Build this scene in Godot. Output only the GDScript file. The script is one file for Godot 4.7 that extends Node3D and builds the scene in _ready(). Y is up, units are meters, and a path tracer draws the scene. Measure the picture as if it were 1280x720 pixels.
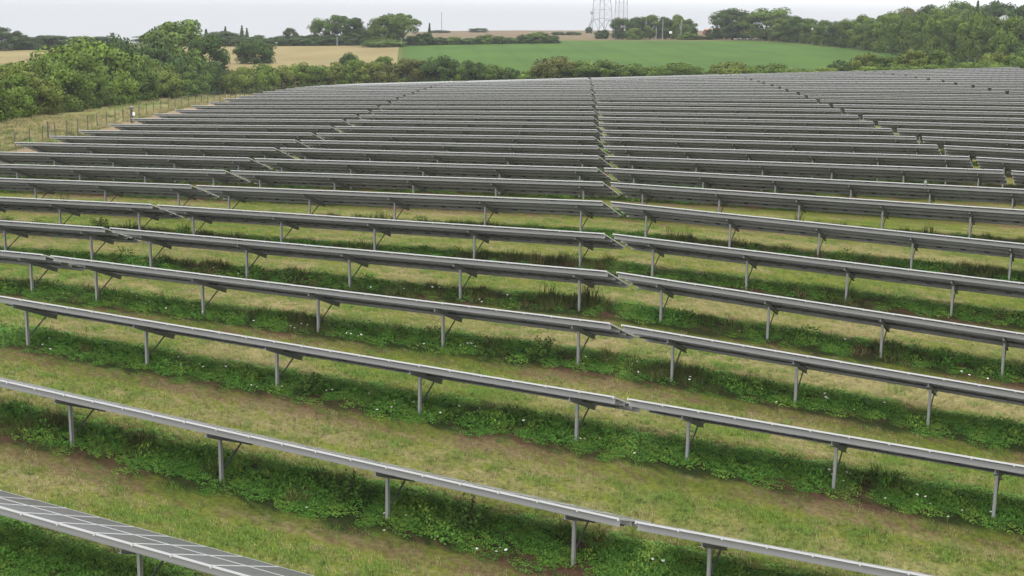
extends Node3D
# A solar farm on a gentle plateau, seen from about 16 m up. x runs to the right, -z away from the camera, metres.
# Rows of tables run along HD; PD is the direction across the rows, down the slope of the panels.

const U := 1.25                      # one module pitch of the survey grid, in metres
const TURN := 0.43244                # how far the rows are turned from square, radians
const TILT := 0.3735                 # pitch of the tables, radians
const PITCH := 8.0                   # distance from row to row
const ROW0 := 35.375                 # distance to the second row
const TABLE_LENGTH := 28.13
const EYE := 16.25
const FOG := 0.00011
const SINGLE_ROWS := 16         # rows whose panels are built one by one

# Heights of the tables' upper edges (in U, below the eye), one line per surveyed row, one column per table end
const ROWS_AT := [-3, -1, 0, 1, 2, 3, 4, 5, 6, 8, 10, 12, 14, 17, 20, 23, 26, 29, 32, 36]
const HEIGHTS := [
	[-6.90, -8.09, -9.42, -10.91, -12.29, -13.18, -13.85, -14.55],
	[-8.46, -9.00, -9.60, -10.44, -11.75, -12.17, -12.88, -13.64],
	[-9.21, -9.48, -9.74, -10.22, -11.36, -11.67, -12.45, -13.18],
	[-9.93, -9.97, -9.96, -9.92, -10.54, -11.29, -12.09, -12.71],
	[-10.58, -10.45, -10.27, -9.97, -10.13, -11.29, -11.73, -12.22],
	[-11.17, -10.89, -10.60, -10.03, -9.81, -10.96, -11.31, -11.73],
	[-11.69, -11.26, -10.81, -10.04, -9.57, -10.29, -10.80, -11.26],
	[-12.13, -11.55, -10.90, -10.04, -9.25, -9.79, -10.28, -10.80],
	[-12.48, -11.78, -11.01, -10.11, -9.27, -9.19, -9.83, -10.37],
	[-13.03, -12.14, -11.16, -10.30, -9.50, -8.92, -9.24, -9.58],
	[-13.46, -12.50, -11.60, -10.65, -9.75, -9.05, -8.95, -8.94],
	[-13.83, -12.82, -11.82, -10.86, -10.01, -9.29, -8.82, -8.51],
	[-14.21, -13.14, -12.13, -11.18, -10.25, -9.48, -8.85, -8.34],
	[-14.84, -13.66, -12.51, -11.50, -10.52, -9.75, -9.10, -8.43],
	[-15.59, -14.31, -13.08, -12.04, -11.03, -10.16, -9.47, -8.71],
	[-16.47, -15.17, -13.90, -12.71, -11.63, -10.65, -9.85, -9.05],
	[-17.48, -16.20, -14.92, -13.63, -12.41, -11.26, -10.31, -9.40],
	[-18.57, -17.31, -16.05, -14.72, -13.38, -12.10, -10.93, -9.77],
	[-19.71, -18.45, -17.16, -15.81, -14.43, -13.07, -11.67, -10.24],
	[-21.27, -19.96, -18.63, -17.26, -15.82, -14.28, -12.64, -10.94],
]

var HD := Vector3(cos(TURN), 0, sin(TURN))
var PD := Vector3(sin(TURN), 0, -cos(TURN))
var rng := RandomNumberGenerator.new()
var used := {}
var noise_a := FastNoiseLite.new()
var noise_b := FastNoiseLite.new()
var noise_c := FastNoiseLite.new()
var M := {}


# ---------------------------------------------------------------- helpers
func lin(r: float, g: float, b: float) -> Color:
	return Color(r, g, b).linear_to_srgb()


func numbered(called: String) -> String:
	if not used.has(called):
		used[called] = 0
		return called
	used[called] += 1
	return "%s_%03d" % [called, used[called]]


func tag(o: Node, label: String, category: String, group := "") -> Node:
	o.set_meta("label", label)
	o.set_meta("category", category)
	if group:
		o.set_meta("group", group)
	return o


func thing(called: String, label: String, category: String, at: Vector3, turn := 0.0, group := "") -> Node3D:
	var o := Node3D.new()
	o.name = numbered(called)
	add_child(o)
	o.position = at
	o.rotation.y = turn
	tag(o, label, category, group)
	return o


func part(called: String, mesh: Mesh, parent: Node, t := Transform3D(), mat: Material = null) -> MeshInstance3D:
	var o := MeshInstance3D.new()
	o.name = called
	o.mesh = mesh
	o.transform = t
	if mat:
		o.material_override = mat
	parent.add_child(o, true)
	return o


func stuff(o: Node) -> Node:
	o.set_meta("kind", "stuff")
	return o


func structure(o: Node) -> Node:
	o.set_meta("kind", "structure")
	return o


func smooth(a: float, b: float, x: float) -> float:
	var t := clampf((x - a) / (b - a), 0.0, 1.0)
	return t * t * (3.0 - 2.0 * t)


func begin() -> SurfaceTool:
	var st := SurfaceTool.new()
	st.begin(Mesh.PRIMITIVE_TRIANGLES)
	st.set_smooth_group(-1)
	return st


func quad(st: SurfaceTool, a: Vector3, b: Vector3, c: Vector3, d: Vector3) -> void:   # clockwise seen from the front
	for v in [[a, Vector2(0, 0)], [b, Vector2(1, 0)], [c, Vector2(1, 1)], [a, Vector2(0, 0)], [c, Vector2(1, 1)], [d, Vector2(0, 1)]]:
		st.set_uv(v[1])
		st.add_vertex(v[0])


func box(st: SurfaceTool, lo: Vector3, hi: Vector3, t := Transform3D()) -> void:
	var p := []
	for i in 8:
		p.append(t * Vector3(hi.x if i & 1 else lo.x, hi.y if i & 2 else lo.y, hi.z if i & 4 else lo.z))
	for f in [[4, 6, 7, 5], [1, 3, 2, 0], [5, 7, 3, 1], [0, 2, 6, 4], [6, 2, 3, 7], [0, 4, 5, 1]]:
		quad(st, p[f[0]], p[f[1]], p[f[2]], p[f[3]])


func bar(st: SurfaceTool, a: Vector3, b: Vector3, w: float, sides := 4, w2 := -1.0) -> void:   # a straight tube, open ends capped for 4 sides and more
	if w2 < 0.0:
		w2 = w
	var z := (b - a).normalized()
	var x := z.cross(Vector3.UP if absf(z.y) < 0.9 else Vector3.RIGHT).normalized()
	var y := z.cross(x)
	for i in sides:
		var p := TAU * i / sides
		var q := TAU * (i + 1) / sides
		var u := (x * cos(p) + y * sin(p)) * 0.5
		var v := (x * cos(q) + y * sin(q)) * 0.5
		quad(st, a + v * w, b + v * w2, b + u * w2, a + u * w)
		st.add_vertex(b)
		st.add_vertex(b + u * w2)
		st.add_vertex(b + v * w2)


func done(st: SurfaceTool, mat: Material, onto: ArrayMesh = null) -> ArrayMesh:
	st.generate_normals()
	var m := st.commit(onto) if onto else st.commit()
	m.surface_set_material(m.get_surface_count() - 1, mat)
	return m


# ---------------------------------------------------------------- the lie of the land
func table_end(k: float) -> float:      # where the middle gap lies along row k
	return -12.762 - 3.2516 * k


func edge_height(k: float, s: float) -> float:
	k = clampf(k, -3.0, 36.0)
	s = clampf(s, -4.0, 3.0)
	var i := clampi(floori(s) + 4, 0, 6)
	var fs := s + 4.0 - i
	var j := 0
	while j < ROWS_AT.size() - 2 and ROWS_AT[j + 1] <= k:
		j += 1
	var fk: float = (k - ROWS_AT[j]) / float(ROWS_AT[j + 1] - ROWS_AT[j])
	var p: Array = HEIGHTS[j]
	var q: Array = HEIGHTS[j + 1]
	return EYE + U * lerpf(lerpf(p[i], p[i + 1], fs), lerpf(q[i], q[i + 1], fs), fk)


func far_height(x: float, z: float) -> float:
	var t := maxf(z - 600.0, 0.0)
	var xx := clampf(x, -220.0, 220.0)
	return -3.9 + (0.02 * xx if xx < 0.0 else 0.011 * xx) - 0.016 * t * (1.0 + smooth(0.03, 0.3, -x / maxf(z, 100.0))) - 6e-6 * t * t


func grid_of(x: float, z: float) -> Vector2:     # (row, table) numbers of a point z metres ahead
	var d := x * PD.x - z * PD.z
	var a := x * HD.x - z * HD.z
	var k := (d - ROW0) / PITCH
	return Vector2(k, (a - table_end(k)) / 28.625)


func ground(x: float, z: float) -> float:
	var g := grid_of(x, z)
	var w := maxf(maxf(smooth(33, 39, g.x), 1.0 - smooth(-6.5, -3.6, g.y)), smooth(3, 6, g.y))
	if w > 0.999:
		return far_height(x, z)
	return lerpf(edge_height(g.x, g.y) - 1.75 * U, far_height(x, z), w)


func at(x: float, z: float, up := 0.0) -> Vector3:
	return Vector3(x, ground(x, z) + up, -z)


func row_point(k: float, a: float, beyond: float) -> Vector2:   # (x, z ahead) of the point a along row k, `beyond` metres past its upper edge
	var p := HD * a + PD * (ROW0 + PITCH * k + beyond)
	return Vector2(p.x, -p.z)


# ---------------------------------------------------------------- materials
func material(color: Color, rough := 0.9, metal := 0.0, spec := 0.5) -> StandardMaterial3D:
	var m := StandardMaterial3D.new()
	m.albedo_color = color
	m.roughness = rough
	m.metallic = metal
	m.metallic_specular = spec
	return m


func mottle(freq: float, octaves: int, lo: float, hi: float, size := 512, sd := 1) -> NoiseTexture2D:
	var n := FastNoiseLite.new()
	n.seed = sd
	n.noise_type = FastNoiseLite.TYPE_SIMPLEX_SMOOTH
	n.frequency = freq
	n.fractal_octaves = octaves
	var t := NoiseTexture2D.new()
	t.width = size
	t.height = size
	t.seamless = true
	t.noise = n
	var g := Gradient.new()
	g.set_color(0, Color(lo, lo, lo))
	g.set_color(1, Color(hi, hi, hi))
	t.color_ramp = g
	return t


func cell_texture(tone: float) -> ImageTexture:     # 6 x 10 cells under glass with busbars, faint
	var im := Image.create(96, 160, false, Image.FORMAT_RGB8)
	for y in 160:
		for x in 96:
			var edge := x % 16 == 0 or y % 16 == 0
			var busbar := x % 16 == 5 or x % 16 == 11
			var c := Color(0.3, 0.3, 0.33) * tone
			if edge:
				c = Color(0.4, 0.4, 0.42)
			elif busbar:
				c = c.lerp(Color(0.32, 0.33, 0.35), 0.4)
			im.set_pixel(x, y, c)
	return ImageTexture.create_from_image(im)


func make_materials() -> void:
	M.frame = material(lin(0.42, 0.42, 0.41), 0.5, 0.3)
	M.steel = material(lin(0.29, 0.29, 0.275), 0.55, 0.4)
	M.front_steel = material(lin(0.245, 0.245, 0.232), 0.6, 0.2)
	M.brace = material(lin(0.07, 0.07, 0.072), 0.6, 0.2)
	M.post = material(lin(0.3, 0.3, 0.29), 0.6, 0.3)
	M.dark_steel = material(lin(0.22, 0.225, 0.23), 0.6, 0.3)
	M.back = material(lin(0.45, 0.455, 0.42), 0.6)
	M.box = material(lin(0.02, 0.02, 0.02), 0.5)
	M.cable = material(lin(0.03, 0.03, 0.03), 0.7)
	M.glass = []
	for i in 3:
		var g := material(Color.WHITE, 0.25 + 0.01 * i, 0.0, 0.7)
		g.albedo_texture = cell_texture(0.97 + 0.03 * i)
		M.glass.append(g)
	M.steel.roughness_texture = mottle(0.02, 3, 0.75, 1.0, 256, 5)
	M.steel.uv1_triplanar = true
	M.soil = material(Color.WHITE, 1.0, 0.0, 0.15)
	M.soil.vertex_color_use_as_albedo = true
	M.soil.albedo_texture = mottle(0.035, 5, 0.68, 1.0, 1024, 7)
	M.soil.uv1_triplanar = true
	M.soil.uv1_world_triplanar = true
	M.soil.uv1_scale = Vector3(0.11, 0.11, 0.11)
	M.soil.detail_enabled = true
	M.soil.detail_blend_mode = BaseMaterial3D.BLEND_MODE_MUL
	M.soil.detail_albedo = mottle(0.06, 4, 0.75, 1.0, 512, 11)
	M.soil.detail_uv_layer = BaseMaterial3D.DETAIL_UV_2
	M.soil.uv2_triplanar = true
	M.soil.uv2_world_triplanar = true
	M.soil.uv2_scale = Vector3(0.9, 0.9, 0.9)
	M.crop = material(Color.WHITE, 1.0, 0.0, 0.15)
	M.crop.vertex_color_use_as_albedo = true
	M.leaf = material(Color.WHITE, 0.75, 0.0, 0.3)
	M.leaf.vertex_color_use_as_albedo = true
	M.leaf.backlight_enabled = true
	M.leaf.backlight = Color(0.5, 0.5, 0.5)
	M.petal = material(lin(0.8, 0.8, 0.76), 0.8)
	M.yellow = material(lin(0.6, 0.42, 0.04), 0.8)
	M.timber = material(lin(0.14, 0.12, 0.1), 0.9)
	M.timber.albedo_texture = mottle(0.03, 3, 0.6, 1.0, 256, 3)
	M.wire = material(lin(0.22, 0.22, 0.22), 0.6, 0.3)
	M.white = material(lin(0.75, 0.75, 0.74), 0.5)
	M.mast = material(lin(0.2, 0.21, 0.23), 0.6, 0.2)
	M.bark = material(lin(0.07, 0.055, 0.04), 0.95)
	M.brick = material(lin(0.36, 0.15, 0.09), 0.9)
	M.tile = material(lin(0.4, 0.16, 0.1), 0.85)
	M.window = material(lin(0.03, 0.035, 0.04), 0.1)
	M.tyre = material(lin(0.02, 0.02, 0.02), 0.8)
	M.concrete = material(lin(0.3, 0.3, 0.29), 0.9)
	M.shrub = material(lin(0.12, 0.2, 0.045), 0.8, 0.0, 0.25)
	M.shrub.vertex_color_use_as_albedo = true
	M.crown = []
	for c in [[0.175, 0.25, 0.042], [0.14, 0.205, 0.042], [0.085, 0.135, 0.036], [0.2, 0.235, 0.048], [0.1, 0.138, 0.055], [0.17, 0.175, 0.05]]:
		var m := material(lin(c[0], c[1], c[2]), 0.8, 0.0, 0.25)
		m.vertex_color_use_as_albedo = true
		m.backlight_enabled = true
		m.backlight = Color(0.4, 0.4, 0.4)
		M.crown.append(m)


# ---------------------------------------------------------------- the setting
func ground_color(x: float, z: float) -> Color:
	var g := grid_of(x, z)
	var n1 := noise_a.get_noise_2d(x, z)          # broad
	var n2 := noise_b.get_noise_2d(x, z)          # metre
	var n3 := noise_c.get_noise_2d(x, z)          # fine
	var along := noise_b.get_noise_2d((x * HD.x - z * HD.z) * 0.16, (x * PD.x - z * PD.z) * 1.6)   # the mower's passes
	var grass := Color(0.215, 0.245, 0.046)
	var straw := Color(0.345, 0.295, 0.135)
	var lush := Color(0.13, 0.19, 0.035)
	var soil := Color(0.24, 0.14, 0.085)
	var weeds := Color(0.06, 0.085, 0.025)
	var c := grass.lerp(straw, smooth(-0.25, 0.42, n1 * 0.6 + n2 * 0.5 + n3 * 0.6 + along * 0.6))
	c = c.lerp(lush, smooth(0.02, 0.4, n2 * 0.7 - n1 * 0.5 + n3 * 0.6 - along * 0.3) * 0.8)
	if g.x > -6.0 and g.x < 33.6 and g.y > -2.35 and g.y < 8.0:
		var kk := floorf(g.x + 0.19)
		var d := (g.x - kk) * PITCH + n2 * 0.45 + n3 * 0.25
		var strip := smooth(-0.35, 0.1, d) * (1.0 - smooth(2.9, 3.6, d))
		var bare := smooth(-1.6, -1.0, d) * (1.0 - smooth(-0.3, 0.1, d))
		var dry := smooth(3.4, 3.9, d) * (1.0 - smooth(4.6, 5.6, d)) * smooth(-0.1, 0.35, noise_a.get_noise_2d(x * 0.4 + 300.0, kk * 37.0))
		var aa := g.y * 28.625 + table_end(g.x)
		if kk == 2.0:
			dry = maxf(dry, smooth(3.2, 3.8, d) * (1.0 - smooth(5.2, 6.4, d)) * smooth(-32.0, -22.0, aa))
		elif kk == 3.0 or kk == 1.0:
			dry = maxf(dry, 0.6 * smooth(3.3, 4.0, d) * (1.0 - smooth(4.6, 5.8, d)) * smooth(-0.1, 0.3, n1))
		c = c.lerp(straw * 1.12, dry * 0.85)
		c = c.lerp(soil.lerp(straw, 0.2 + 0.5 * n1), bare * clampf(0.42 + 1.1 * n1 + 0.7 * n2 + 0.6 * n3, 0.0, 0.9))
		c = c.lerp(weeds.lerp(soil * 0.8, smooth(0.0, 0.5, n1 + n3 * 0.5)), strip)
		if g.y < -1.97:
			c = c.lerp(Color(0.4, 0.29, 0.19), smooth(-2.0, -2.08, g.y) * 0.8)
	elif x < -40.0 and z < 420.0 and g.y > -6.0 and g.x < 40.0:
		c = Color(0.39, 0.34, 0.15).lerp(Color(0.24, 0.26, 0.075), smooth(-0.2, 0.4, n1 + n2 * 0.4))
		if x > -60.0:
			c = c.lerp(Color(0.42, 0.3, 0.2), smooth(-55.0, -52.0, x) * 0.6)
		var lane := smooth(-74.0, -67.0, x) * (1.0 - smooth(-64.0, -58.0, x)) * smooth(215.0, 250.0, z)
		c = c.lerp(Color(0.15, 0.27, 0.035), lane * 0.8)
	elif z > 690.0 and x > -0.075 * z and x < 85.0 * z / 640.0:
		c = Color(0.27, 0.2, 0.115) * (1.0 + 0.25 * n1)
	elif z > 604.0 and x > 10.0:
		c = Color(0.25, 0.2, 0.1) * (1.0 + 0.2 * n1)
	else:
		c = Color(0.15, 0.19, 0.05) * (1.0 + 0.3 * n1)
	return c


func sheet(vertices: Array, colors: Array, columns: int) -> ArrayMesh:
	var v := PackedVector3Array(vertices)
	var c := PackedColorArray(colors)
	var rows := v.size() / columns
	var n := PackedVector3Array()
	n.resize(v.size())
	var idx := PackedInt32Array()
	for r in rows:
		for q in columns:
			var i := r * columns + q
			var dx := v[i + 1 if q < columns - 1 else i] - v[i - 1 if q > 0 else i]
			var dz := v[i + columns if r < rows - 1 else i] - v[i - columns if r > 0 else i]
			var w := dx.cross(dz).normalized()
			n[i] = w if w.y > 0.0 else -w
			if q < columns - 1 and r < rows - 1:
				idx.append_array([i, i + columns, i + 1, i + 1, i + columns, i + columns + 1])
	var arrays := []
	arrays.resize(Mesh.ARRAY_MAX)
	arrays[Mesh.ARRAY_VERTEX] = v
	arrays[Mesh.ARRAY_NORMAL] = n
	arrays[Mesh.ARRAY_COLOR] = c
	arrays[Mesh.ARRAY_INDEX] = idx
	var m := ArrayMesh.new()
	m.add_surface_from_arrays(Mesh.PRIMITIVE_TRIANGLES, arrays)
	return m


func build_ground() -> void:
	var v := []
	var c := []
	var columns := 381
	var d := 8.0
	while d < 2700.0:
		for i in columns:
			var a := d * (-1.75 + 2.85 * i / (columns - 1.0))
			var p := HD * a + PD * d
			v.append(Vector3(p.x, ground(p.x, -p.z), p.z))
			c.append(ground_color(p.x, -p.z))
		d += maxf(0.25, 0.0062 * d)
	structure(part("ground", sheet(v, c, columns), self, Transform3D(), M.soil))
	# the crop and the stubble beyond the panels
	var fields := [["crop_field", 0.0], ["stubble_field", 1.0]]
	for f in fields:
		v = []
		c = []
		var steps := 90
		for r in 61:
			for q in steps + 1:
				var z := 0.0
				var x := 0.0
				var w := float(q) / steps
				if f[0] == "crop_field":
					var nz := float(r) / 60.0
					var z0 := 352.0
					var x0 := -43.0 + (560.0 - z0) * 0.075
					x = lerpf(x0, 152.0, w)
					var top := minf(minf(612.0, 565.0 + (x + 43.0) * 0.62), 610.0 - (x - 105.0) / 0.185 if x > 104.6 else 700.0)
					z = lerpf(z0, maxf(top, z0 + 1.0), nz)
					x -= (z - z0) * 0.075 * (1.0 - w)
				else:
					z = lerpf(372.0, 562.0, r / 60.0)
					x = lerpf(-330.0, -44.5 + (560.0 - z) * 0.075, w)
				var tram := 1.0
				if f[0] == "crop_field":
					tram = 1.0 - 0.1 * smooth(0.75, 0.95, sin(x * 0.52 + z * 0.03))
				var m := tram * (1.0 + 0.22 * noise_a.get_noise_2d(x * 0.35, z * 0.2))
				v.append(at(x, z, 0.09))
				c.append((Color(0.052, 0.098, 0.018) if f[0] == "crop_field" else Color(0.195, 0.16, 0.075)) * m)
		structure(part(f[0], sheet(v, c, steps + 1), self, Transform3D(), M.crop))


# ---------------------------------------------------------------- solar tables
const MODULES := 23
const MODULE := 1.223
const SLOPE := 3.34
var shapes := {}


func panel_shape(st: SurfaceTool, piece: String, t: Transform3D) -> void:
	var w := 0.601
	var l := 0.82
	match piece:
		"frame":
			box(st, Vector3(-w, -0.032, l - 0.03), Vector3(w, 0.022, l), t)
			box(st, Vector3(-w, -0.032, -l), Vector3(w, 0.022, -l + 0.03), t)
			box(st, Vector3(-w, -0.032, -l + 0.03), Vector3(-w + 0.03, 0.022, l - 0.03), t)
			box(st, Vector3(w - 0.03, -0.032, -l + 0.03), Vector3(w, 0.022, l - 0.03), t)
		"glass":
			var y := 0.018
			quad(st, t * Vector3(-w + 0.03, y, -l + 0.03), t * Vector3(w - 0.03, y, -l + 0.03), t * Vector3(w - 0.03, y, l - 0.03), t * Vector3(-w + 0.03, y, l - 0.03))
		"back":
			var y := 0.012
			quad(st, t * Vector3(-w + 0.03, y, l - 0.03), t * Vector3(w - 0.03, y, l - 0.03), t * Vector3(w - 0.03, y, -l + 0.03), t * Vector3(-w + 0.03, y, -l + 0.03))
		"box":
			box(st, Vector3(-0.14, -0.04, -l + 0.1), Vector3(0.14, 0.006, -l + 0.34), t)


func panel_mesh(variant: int, many: bool) -> ArrayMesh:
	var m := ArrayMesh.new()
	for piece in ["frame", "glass", "back", "box"]:
		var st := begin()
		if many:
			for r in 2:
				for i in MODULES:
					panel_shape(st, piece, panel_place(r, i))
		else:
			panel_shape(st, piece, Transform3D())
		done(st, M.glass[variant] if piece == "glass" else M[piece], m)
	return m


func panel_place(r: int, i: int) -> Transform3D:
	var t := Transform3D(Basis(), Vector3((i - 11) * MODULE, 0, -0.83 - r * 1.675))
	if r == 0:
		t.basis = Basis(Vector3.UP, PI)    # the junction box sits at the inner end of both panels
	return t


func make_shapes() -> void:
	for i in 3:
		shapes["panel%d" % i] = panel_mesh(i, false)
	shapes.panels = panel_mesh(1, true)
	var h := MODULES * MODULE / 2.0
	var st := begin()                                     # a C purlin as long as the table
	box(st, Vector3(-h, -0.16, -0.006), Vector3(h, -0.025, 0))
	box(st, Vector3(-h, -0.028, 0), Vector3(h, -0.023, 0.06))
	box(st, Vector3(-h, -0.165, 0), Vector3(h, -0.16, 0.06))
	shapes.purlin = done(st, M.steel)
	st = begin()                                          # the deeper one behind the upper edge
	box(st, Vector3(-h, -0.215, -0.006), Vector3(h, -0.04, 0))
	box(st, Vector3(-h, -0.046, 0), Vector3(h, -0.04, 0.05))
	box(st, Vector3(-h, -0.222, 0), Vector3(h, -0.215, 0.045))
	shapes.front_purlin = done(st, M.front_steel)
	st = begin()                                          # the sloping I beam on each post
	box(st, Vector3(-0.012, -0.335, -3.0), Vector3(0.012, -0.185, -0.3))
	box(st, Vector3(-0.06, -0.185, -3.0), Vector3(0.06, -0.168, -0.3))
	box(st, Vector3(-0.06, -0.352, -3.0), Vector3(0.06, -0.335, -0.3))
	shapes.rafter = done(st, M.dark_steel)
	st = begin()                                          # an H pile one metre tall
	box(st, Vector3(-0.045, 0, -0.06), Vector3(0.045, 1, -0.05))
	box(st, Vector3(-0.045, 0, 0.05), Vector3(0.045, 1, 0.06))
	box(st, Vector3(-0.007, 0, -0.05), Vector3(0.007, 1, 0.05))
	shapes.post = done(st, M.post)
	st = begin()
	box(st, Vector3(-0.02, -0.02, 0), Vector3(0.02, 0.02, 1))
	shapes.brace = done(st, M.brace)
	st = begin()                                          # end clamps along the upper edge, mid clamps between the two rows
	for i in MODULES + 1:
		var x := (i - 11.5) * MODULE
		box(st, Vector3(x - 0.022, -0.06, -0.05), Vector3(x + 0.022, 0.024, 0.012))
		box(st, Vector3(x - 0.02, -0.03, -1.71), Vector3(x + 0.02, 0.03, -1.65))
	shapes.clamp = done(st, M.frame)
	st = begin()                                          # leads that sag from panel to panel
	for i in MODULES:
		for r in 2:
			var x0 := (i - 11.5) * MODULE + 0.08
			var z := -1.42 if r == 0 else -1.95
			var drop := 0.1 + 0.07 * fmod(i * 0.618 + r * 0.37, 1.0)
			var last := Vector3(x0, -0.02, z)
			for q in range(1, 5):
				var w := q / 4.0
				var next := Vector3(x0 + w * (MODULE - 0.16), -0.02 - drop * 4.0 * w * (1.0 - w), z)
				bar(st, last, next, 0.022, 3)
				last = next
	box(st, Vector3(-h + 0.3, -0.22, -1.6), Vector3(h - 0.3, -0.168, -1.54))
	shapes.cable = done(st, M.cable)


func make_table(k: int, s: int, label: String, single_panels: bool) -> Node3D:
	var a0 := table_end(k) + 28.625 * s + 0.26 + (0.16 * sin(k * 2.4) if k > 5 else 0.0)
	var mid := row_point(k, a0 + TABLE_LENGTH / 2.0, 0.0)
	var base := at(mid.x, mid.y)
	var e0 := edge_height(k, s)
	var e1 := edge_height(k, s + 1)
	var o := thing("solar_table", label, "solar table", base, -TURN, "solar tables standing in rows across the field")
	var u := Vector3(TABLE_LENGTH, e1 - e0, 0).normalized()
	var tilt := TILT + rng.randf_range(-0.006, 0.006)
	e0 += rng.randf_range(-0.02, 0.02)
	e1 += rng.randf_range(-0.02, 0.02)
	var zz := Vector3(0, sin(tilt), cos(tilt))
	var n := zz.cross(u).normalized()
	zz = u.cross(n)
	var t := Transform3D(Basis(u, n, zz), Vector3(0, (e0 + e1) / 2.0 - base.y, 0))
	if single_panels:
		for r in 2:
			for i in MODULES:
				var p := panel_place(r, i)
				p.origin.y += rng.randf_range(-0.003, 0.003)
				part("solar_panel", shapes["panel%d" % rng.randi_range(0, 2)], o, t * p)
	else:
		stuff(part("solar_panel", shapes.panels, o, t))
	part("purlin", shapes.front_purlin, o, t * Transform3D(Basis(), Vector3(0, 0, -0.24)))
	for z in [-1.3, -2.1, -3.05]:
		part("purlin", shapes.purlin, o, t * Transform3D(Basis(), Vector3(0, 0, z)))
	if k <= 4:
		stuff(part("clamp", shapes.clamp, o, t))
		stuff(part("cable", shapes.cable, o, t))
	var posts := 5 if s < 0 else 6
	for i in posts:
		var x := -TABLE_LENGTH / 2.0 + 1.85 + i * (TABLE_LENGTH - 3.5) / (posts - 1.0)
		var rafter := t * Transform3D(Basis(), Vector3(x, 0, 0))
		var z := -1.1 * cos(TILT)
		var top := t * Vector3(x, -0.33, -1.12)
		var world := o.position + HD * top.x - PD * top.z
		var foot := ground(world.x, -world.z) - base.y
		part("rafter", shapes.rafter, o, rafter)
		part("post", shapes.post, o, Transform3D(Basis(Vector3(1, 0, 0), Vector3(rng.randf_range(-0.012, 0.012), 1, rng.randf_range(-0.008, 0.008)) * (top.y - foot + 0.25), Vector3(0, 0, 1)), Vector3(top.x, foot - 0.25, top.z)))
		if k < 24:
			var from := Vector3(top.x, foot + 0.35, top.z - 0.06)
			var to := t * Vector3(x, -0.35, -2.35)
			var along := to - from
			part("brace", shapes.brace, o, Transform3D(Basis.looking_at(-along.normalized(), Vector3.RIGHT) * Basis.from_scale(Vector3(1, 1, along.length())), from))
	return o


func build_tables() -> void:
	make_shapes()
	var ordinal := ["nearest", "second", "third", "fourth", "fifth", "sixth", "seventh", "eighth", "ninth", "tenth", "eleventh", "twelfth", "thirteenth", "fourteenth", "fifteenth", "sixteenth", "seventeenth", "eighteenth", "nineteenth", "twentieth", "twenty-first", "twenty-second", "twenty-third", "twenty-fourth", "twenty-fifth", "twenty-sixth", "twenty-seventh", "twenty-eighth", "twenty-ninth", "thirtieth", "thirty-first", "thirty-second", "thirty-third"]
	var column := {-2: "second left of the middle gap", -1: "just left of the middle gap", 0: "just right of the middle gap", 1: "second right of the middle gap", 2: "third right of the middle gap"}
	for k in range(-1, 32):
		for s in range(-2, 3):
			var a0 := table_end(k) + 28.625 * s
			var p := row_point(k, a0, 0.0)
			var q := row_point(k, a0 + 28.6, 0.0)
			# only tables that the lens takes in, with a little to spare
			if q.x / q.y < -0.375 or p.x / p.y > 0.385 or (k == -1 and s == 0):
				continue
			var label: String = "solar table, %s row from the front, %s" % [ordinal[k + 1], column[s]]
			if k == -1:
				label = "nearest solar table, its grey glass top and panel grid seen from above"
			elif k == 0:
				label = "solar table in the second row, seen edge on, %s" % column[s]
			make_table(k, s, label, k <= SINGLE_ROWS)


# ---------------------------------------------------------------- plants
func leaf_mesh(pos: PackedVector3Array, nor: PackedVector3Array, col: PackedColorArray, idx: PackedInt32Array, extra: Array = []) -> ArrayMesh:
	var arrays := []
	arrays.resize(Mesh.ARRAY_MAX)
	arrays[Mesh.ARRAY_VERTEX] = pos
	arrays[Mesh.ARRAY_NORMAL] = nor
	arrays[Mesh.ARRAY_COLOR] = col
	arrays[Mesh.ARRAY_INDEX] = idx
	var m := ArrayMesh.new()
	m.add_surface_from_arrays(Mesh.PRIMITIVE_TRIANGLES, arrays)
	return m


func random_direction() -> Vector3:
	var y := rng.randf_range(-1, 1)
	var p := rng.randf() * TAU
	var r := sqrt(1.0 - y * y)
	return Vector3(r * cos(p), y, r * sin(p))


func add_leaf(b: Dictionary, p: Vector3, n: Vector3, face: Vector3, length: float, width: float, c: Color) -> void:
	var u := face.cross(random_direction()).normalized()
	var v := face.cross(u).normalized()
	if u.cross(v).dot(n) > 0.0:      # the front of a face runs clockwise
		v = -v
	var i: int = b.pos.size()
	b.pos.append_array([p - u * length * 0.5, p - v * width * 0.5 + u * length * 0.08, p + u * length * 0.5, p + v * width * 0.5 + u * length * 0.08])
	b.nor.append_array([n, n, n, n])
	b.col.append_array([c, c, c, c])
	b.idx.append_array([i, i + 1, i + 2, i, i + 2, i + 3])


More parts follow.
